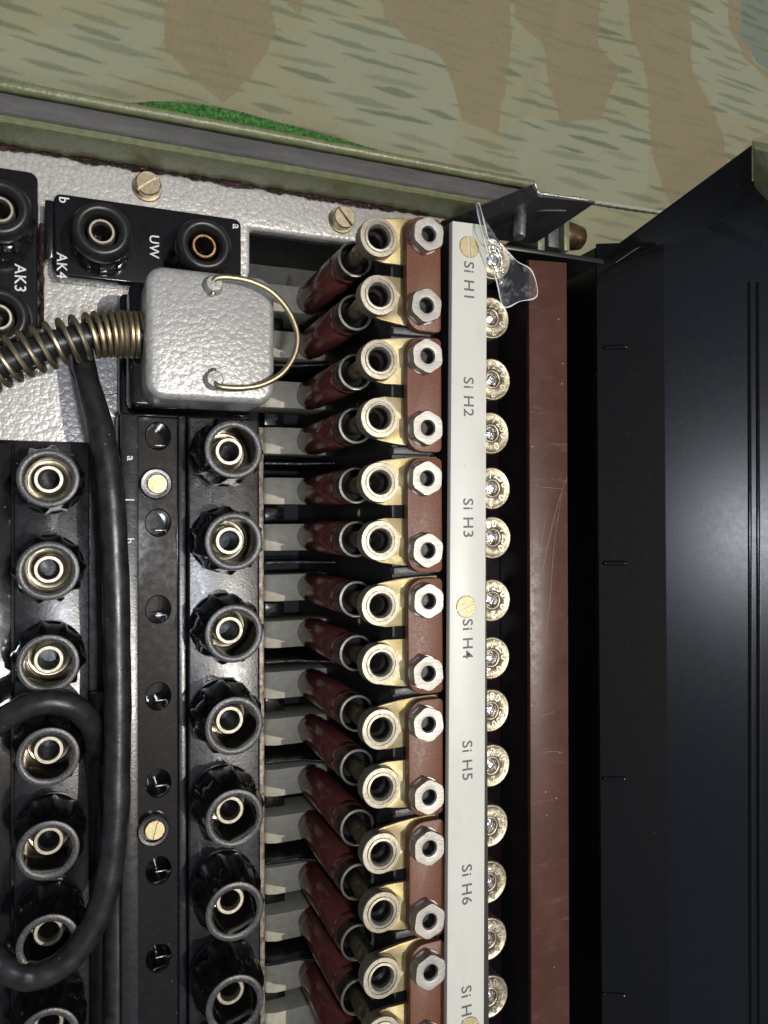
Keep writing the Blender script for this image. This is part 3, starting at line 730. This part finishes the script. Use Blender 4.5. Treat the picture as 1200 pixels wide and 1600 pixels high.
# ================================================================ WHITE LABEL STRIP
LS = thing('label_strip', 'long white label strip printed Si H1 to Si H7', 'label strip', (75.5, -20, 49))
zs = 50.6
a, b = at(707, 345, zs), at(761, 352, zs); cdn, ddn = at(698, 1640, zs), at(756, 1640, zs)
part('strip', MB().prism([(a.x, a.y), (b.x, b.y), (ddn.x, ddn.y), (cdn.x, cdn.y)], zs - 1.6, zs), 'white', LS, bevel=.12)
for i, py in enumerate((437, 620, 809, 998, 1188, 1382, 1572)):
    p = at(733 - 4.0 * i / 6, py, zs); letter('Si H%d' % (i + 1), 3.25, 'ink', LS, p, depth=.02, bold=.025, sx=1.08)
ls_me = slotted(2.25, .5, .42, .3, 'brass_head', 'screw', .12)
for px, py, a_ in ((733, 386, 92), (728, 948, 18), (733, 1606, 20)):
    p = at(px, py, zs); put('screw', ls_me, LS, (p.x, p.y, zs - .32), math.radians(a_))

# ================================================================ SURGE ARRESTERS
disc_me = MB().lathe([(4.35, -9), (4.5, -.6), (4.62, -.2), (4.6, .05), (4.45, .28), (4.2, .34), (4.0, .22), (2.15, .2), (2.0, .36), (1.75, .42), (1.5, .25), (1.35, -.25)], 48).mesh('cap', 'silver', angle=60)
def ring_text(s_, r, size, a0, da):
    m = MB()
    for i, ch in enumerate(s_):
        if ch == ' ': continue
        a = math.radians(a0 - da * i); me = text_mesh(ch, size, 'silver', .2, .05)
        ca, sa = math.cos(a - math.pi / 2), math.sin(a - math.pi / 2); v = []
        for q in me.vertices:
            x, y, z = q.co / MM; v.append((r * math.cos(a) + x * ca - y * sa, r * math.sin(a) + x * sa + y * ca, .22 + z))
        m.add(v, [tuple(p_.vertices) for p_ in me.polygons])
    return m.mesh('embossed_lettering', 'worn', angle=20)
rt = [ring_text('380-/250-', 3.08, 2.25, 118, 27), ring_text('-/250-0,2', 3.08, 2.25, 132, 28)]
core_me = MB().lathe([(.01, .15), (.5, .22), (1.0, .05), (1.4, -.2)], 24, mod=lambda j, t, r: r * (1 + .12 * math.sin(3 * t + j))).mesh('solder_core', 'solder', angle=80)
dys = [(768, 405), (766, 497), (768, 593), (766, 677), (768, 763), (769, 840), (768, 938), (767, 1028), (766, 1110), (767, 1196), (764, 1290), (762, 1378), (762, 1467), (764, 1557)]
for i, (px, py) in enumerate(dys):
    p = at(px, py, 44); g_ = i // 2 + 1
    t = thing('surge_arrester', 'round silver surge arrester with embossed figures, %s one beside Si H%d' % (ORD[i % 2], g_), 'surge arrester', (p.x, p.y, 44), 'silver surge arresters')
    rz = math.radians(rnd.uniform(-25, 25))
    put('cap', disc_me, t, tuple(p), rz); put('embossed_lettering', rt[0] if i in (5, 8, 13) else rt[1], t, tuple(p), rz + (0 if i in (5, 8, 13) else math.radians(rnd.uniform(-30, 10))))
    put('solder_core', core_me, t, tuple(p), rz)
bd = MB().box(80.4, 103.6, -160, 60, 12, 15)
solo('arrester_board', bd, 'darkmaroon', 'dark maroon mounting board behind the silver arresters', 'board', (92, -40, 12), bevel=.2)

# ================================================================ BROWN STRIP + HOUSING
HS = thing('housing', 'black lacquered inner housing around the fuse field', 'housing', (110, -20, -20))
part('strip_rail', MB().box(103.7, 114.0, -170, 64.0, -40.9, 28.6), 'black', HS, bevel=.3)
part('end_wall', MB().box(84, 126, 65.2, 66.4, -60, 29.5), 'black', HS, bevel=.2)
P1 = at(935, 800, -5)
part('side_floor', MB().box(103.8, P1.x + 1, -260, 84, -43, -41), 'smoothblack', HS)
part('side_wall', MB().box(P1.x - .2, P1.x + 1, -260, 84, -40.9, -5.4), 'smoothblack', HS)
ist = solo('insulating_strip', MB().prism([(103.2, 63.2), (114.2, 63.8), (113.4, -140), (102.4, -140)], 28.7, 30.2), 'strip', 'long brown bakelite strip with scratches at the edge of the black lid', 'strip', (108, -30, 29), bevel=.15)
for sp, ww in ((((886, 745), (868, 800), (850, 880), (836, 960)), .05), (((878, 770), (866, 850), (860, 930), (853, 1000), (859, 1003)), .04), (((858, 780), (846, 850), (838, 905)), .03), (((843, 1120), (866, 1112)), .04), (((838, 1178), (862, 1174), (880, 1176)), .035), (((836, 760), (880, 764)), .03)):
    q = [at(a_, b_, 30.2) for a_, b_ in sp]
    part('scratch', MB().tube(spline([(v.x, v.y, 30.2) for v in q], 8), lambda t: ww * (.5 + .5 * math.sin(t * 3.1) + .3 * math.sin(t * 37) ** 2), 6), 'scratch', ist)

# ================================================================ LID
LD = thing('case_lid', 'black lacquered open lid at the right with green outside', 'lid', (150, -20, -10))
P1 = at(935, 800, -5); P2 = at(1040, 800, 4); tilt = math.radians(46.8)
bdir = Vector((math.cos(tilt), 0, math.sin(tilt))); nrm = Vector((-math.sin(tilt), 0, math.cos(tilt)))
def on_lid(px, py, h=0.0):
    d = ray(px, py); o_ = Vector((0, 0, HC)); q = Vector((P2.x, 0, P2.z)) + nrm * h
    return o_ + d * ((q - o_).dot(nrm) / d.dot(nrm))
YL = 150.0
def slab(p, q, ya, yb, t, nn):
    a1, a2 = Vector((p.x, ya, p.z)), Vector((q.x, ya, q.z)); b1, b2 = Vector((p.x, yb, p.z)), Vector((q.x, yb, q.z))
    return [a1, a2, b2, b1, a1 - nn * t, a2 - nn * t, b2 - nn * t, b1 - nn * t]
top = Vector((P2.x, 0, P2.z)) + bdir * 120
C0 = at(968, 408, -1); D0 = on_lid(1215, 306)
n1 = Vector((-(P2.z - P1.z), 0, P2.x - P1.x)).normalized()
part('hinge_wall', MB().hull8(slab(P1, P2, -170, C0.y + 6, 1.2, n1)), 'smoothblack', LD)
# main inner face, upper edge follows the crease C0-D0
pl = [Vector((P2.x, -170, P2.z)), Vector((top.x, -170, top.z)), None, Vector((P2.x, C0.y + 6, P2.z))]
u = (D0 - Vector((P2.x, 0, P2.z))).dot(bdir); sl_ = (D0.y + 3 - pl[3].y) / u
pl[2] = Vector((top.x, pl[3].y + sl_ * 120, top.z))
part('inner_face', MB().hull8([*pl, *[q - nrm * 1.2 for q in pl]]), 'black', LD)
for px0 in (1171, 1184):
    q0, q1 = on_lid(px0, 440), on_lid(px0 + 2, 1650)
    part('pressed_rib', MB().tube([q0 + nrm * -1.05, q1 + nrm * -1.05], 1.2, 24), 'smoothblack', LD)
rib = MB().tube([(-4.2 + .42 * i, 0, -.35) for i in range(21)], lambda t: .15 + .7 * min(1, 8 * t, 8 * (1 - t)), 16).mesh('stiffening_rib', 'smoothblack')
for py in (543, 880, 1217, 1556):
    q = at(960, py, -3); o = put('stiffening_rib', rib, LD, (q.x, q.y, P1.z + (q.x - P1.x) / (P2.x - P1.x) * (P2.z - P1.z) + .1)); o.rotation_euler = (0, -math.atan2(P2.z - P1.z, P2.x - P1.x), 0)
A0 = at(938, 406, 8); B0 = on_lid(1175, 231, 24); E0 = on_lid(1175, 287, 14)
wn = Vector((0, 1, 0)) * .8
w8 = [C0, D0, E0, B0, A0]
part('end_wall', MB().loft(w8, [q + wn for q in w8]), 'smoothblack', LD)
cr = [at(972, 405, 3.5), at(1057, 353, 14)]
fl0, fl1 = on_lid(1178, 231, 23), on_lid(1178, 292, 13)
fl2, fl3 = on_lid(1260, 380, 6), on_lid(1260, 250, 20)
part('outer_flange', MB().loft([fl0, fl1, fl2, fl3], [q + Vector((0, 2.5, -.6)) for q in (fl0, fl1, fl2, fl3)]), 'olive', LD, bevel=.3)
part('crease_highlight', MB().tube([A0.lerp(C0, .75) + Vector((0, -.6, .4)), C0.lerp(B0, .42).lerp(D0, .12) + Vector((0, -.8, 0))], .16, 6), 'steel', LD)  # pale steel line painting in the highlight along the lid's crease

# ================================================================ BRACKET, PIN, CONE, FILM
BR = thing('angle_bracket', 'dark grey angle bracket with bare cut end and steel pin above the label strip', 'bracket', (98, 75, 20))
zt = 45.0
Tp = [at(835, 287, zt), at(843, 303, zt), at(930, 314, zt), at(930, 317, zt), at(841, 307, zt), at(832, 289, zt)]
Bt = [at(690, 345, 18), at(706, 362, 18), at(835, 377, 16), at(835, 381, 16), at(704, 368, 18), at(687, 349, 18)]
part('angle_bar', MB().loft(Bt, Tp), 'gray', BR)
ce = [at(835, 286, zt + .1), at(842, 302, zt + .1), at(928, 314, zt + .1)]
part('cut_edge', MB().tube(spline([ce[0], ce[0].lerp(ce[1], .5), ce[1], ce[1].lerp(ce[2], .1), ce[1].lerp(ce[2], .5), ce[2].lerp(ce[1], .12)], 8), lambda t: .34 + .1 * math.sin(t * 23), 8), 'bare', BR)
pa, pb = at(813, 330, 34), at(811, 371, 36)
part('pin', MB().tube([pa, pa.lerp(pb, .9), pb], lambda t: 1.45 if t < .95 else 1.2, 20), 'steel', BR)
sa, sb = at(820, 328, 36), at(884, 329, 40)
part('weld_ridge', MB().tube([sa, sa.lerp(sb, .5), sb], .28, 8), 'gray', BR)
LT = thing('latch_post', 'dark bronze tapered latch pin on green brackets behind the grey bracket', 'latch', (118, 72, 0))
q = at(866, 366, 6)
part('cone', MB().lathe([(4.2, 0), (4.3, 1), (3.2, 6.8), (2.6, 7.4), (.02, 7.6)], 32, (q.x + 2, q.y, q.z), axis='x'), 'cone', LT)
part('plate', MB().box(q.x + .2, q.x + 2, q.y - 6, q.y + 4.2, -8, 10.5), 'olive', LT, bevel=.2)
part('spacer', MB().box(q.x - 4, q.x - .4, q.y - 5, q.y + 3.4, -8, 9), 'gray', LT, bevel=.2)
part('plate', MB().box(q.x - 7.5, q.x - 5.2, q.y - 7, q.y + 1, -8, 9), 'olive', LT, bevel=.2)
fp = [(744, 320, 50), (749, 319, 51), (757, 350, 53.5), (766, 378, 53), (784, 384, 52), (806, 407, 51.5), (831, 424, 51), (839, 462, 50), (812, 471, 50.5), (787, 479, 51), (776, 440, 52), (762, 395, 52.6), (752, 358, 53)]
fv = [at(*f_) for f_ in fp]
def film():
    m = MB(); cen = sum(fv, Vector()) / len(fv) + Vector((0, 0, 1.2)); n = len(fv); rings = []
    R_ = spline([tuple(v) for v in fv] + [tuple(fv[0])], 4)[:-1]; n = len(R_)
    v = []
    for t in (1, .75, .5, .25, .04):
        v += [cen.lerp(p_, t) + Vector((0, 0, .5 * math.sin(t * 6))) for p_ in R_]
    f = [(j * n + i, j * n + (i + 1) % n, (j + 1) * n + (i + 1) % n, (j + 1) * n + i) for j in range(4) for i in range(n)]
    f.append(tuple(range(4 * n, 5 * n)))
    return m.add(v, f)
fo = solo('plastic_film', film(), 'film', 'torn piece of clear plastic film hanging from the label strip end', 'plastic film', tuple(fv[6]), angle=180)
MAT['filmedge'] = simple('bright_film_edge', (.62, .62, .62), (.8, .8, .8), .15, .3, bump=0)
part('torn_edge', MB().tube(spline([tuple(v) for v in fv] + [tuple(fv[0])], 6), lambda t: .07 + .09 * math.sin(t * 31) ** 2, 6, False), 'filmedge', fo)
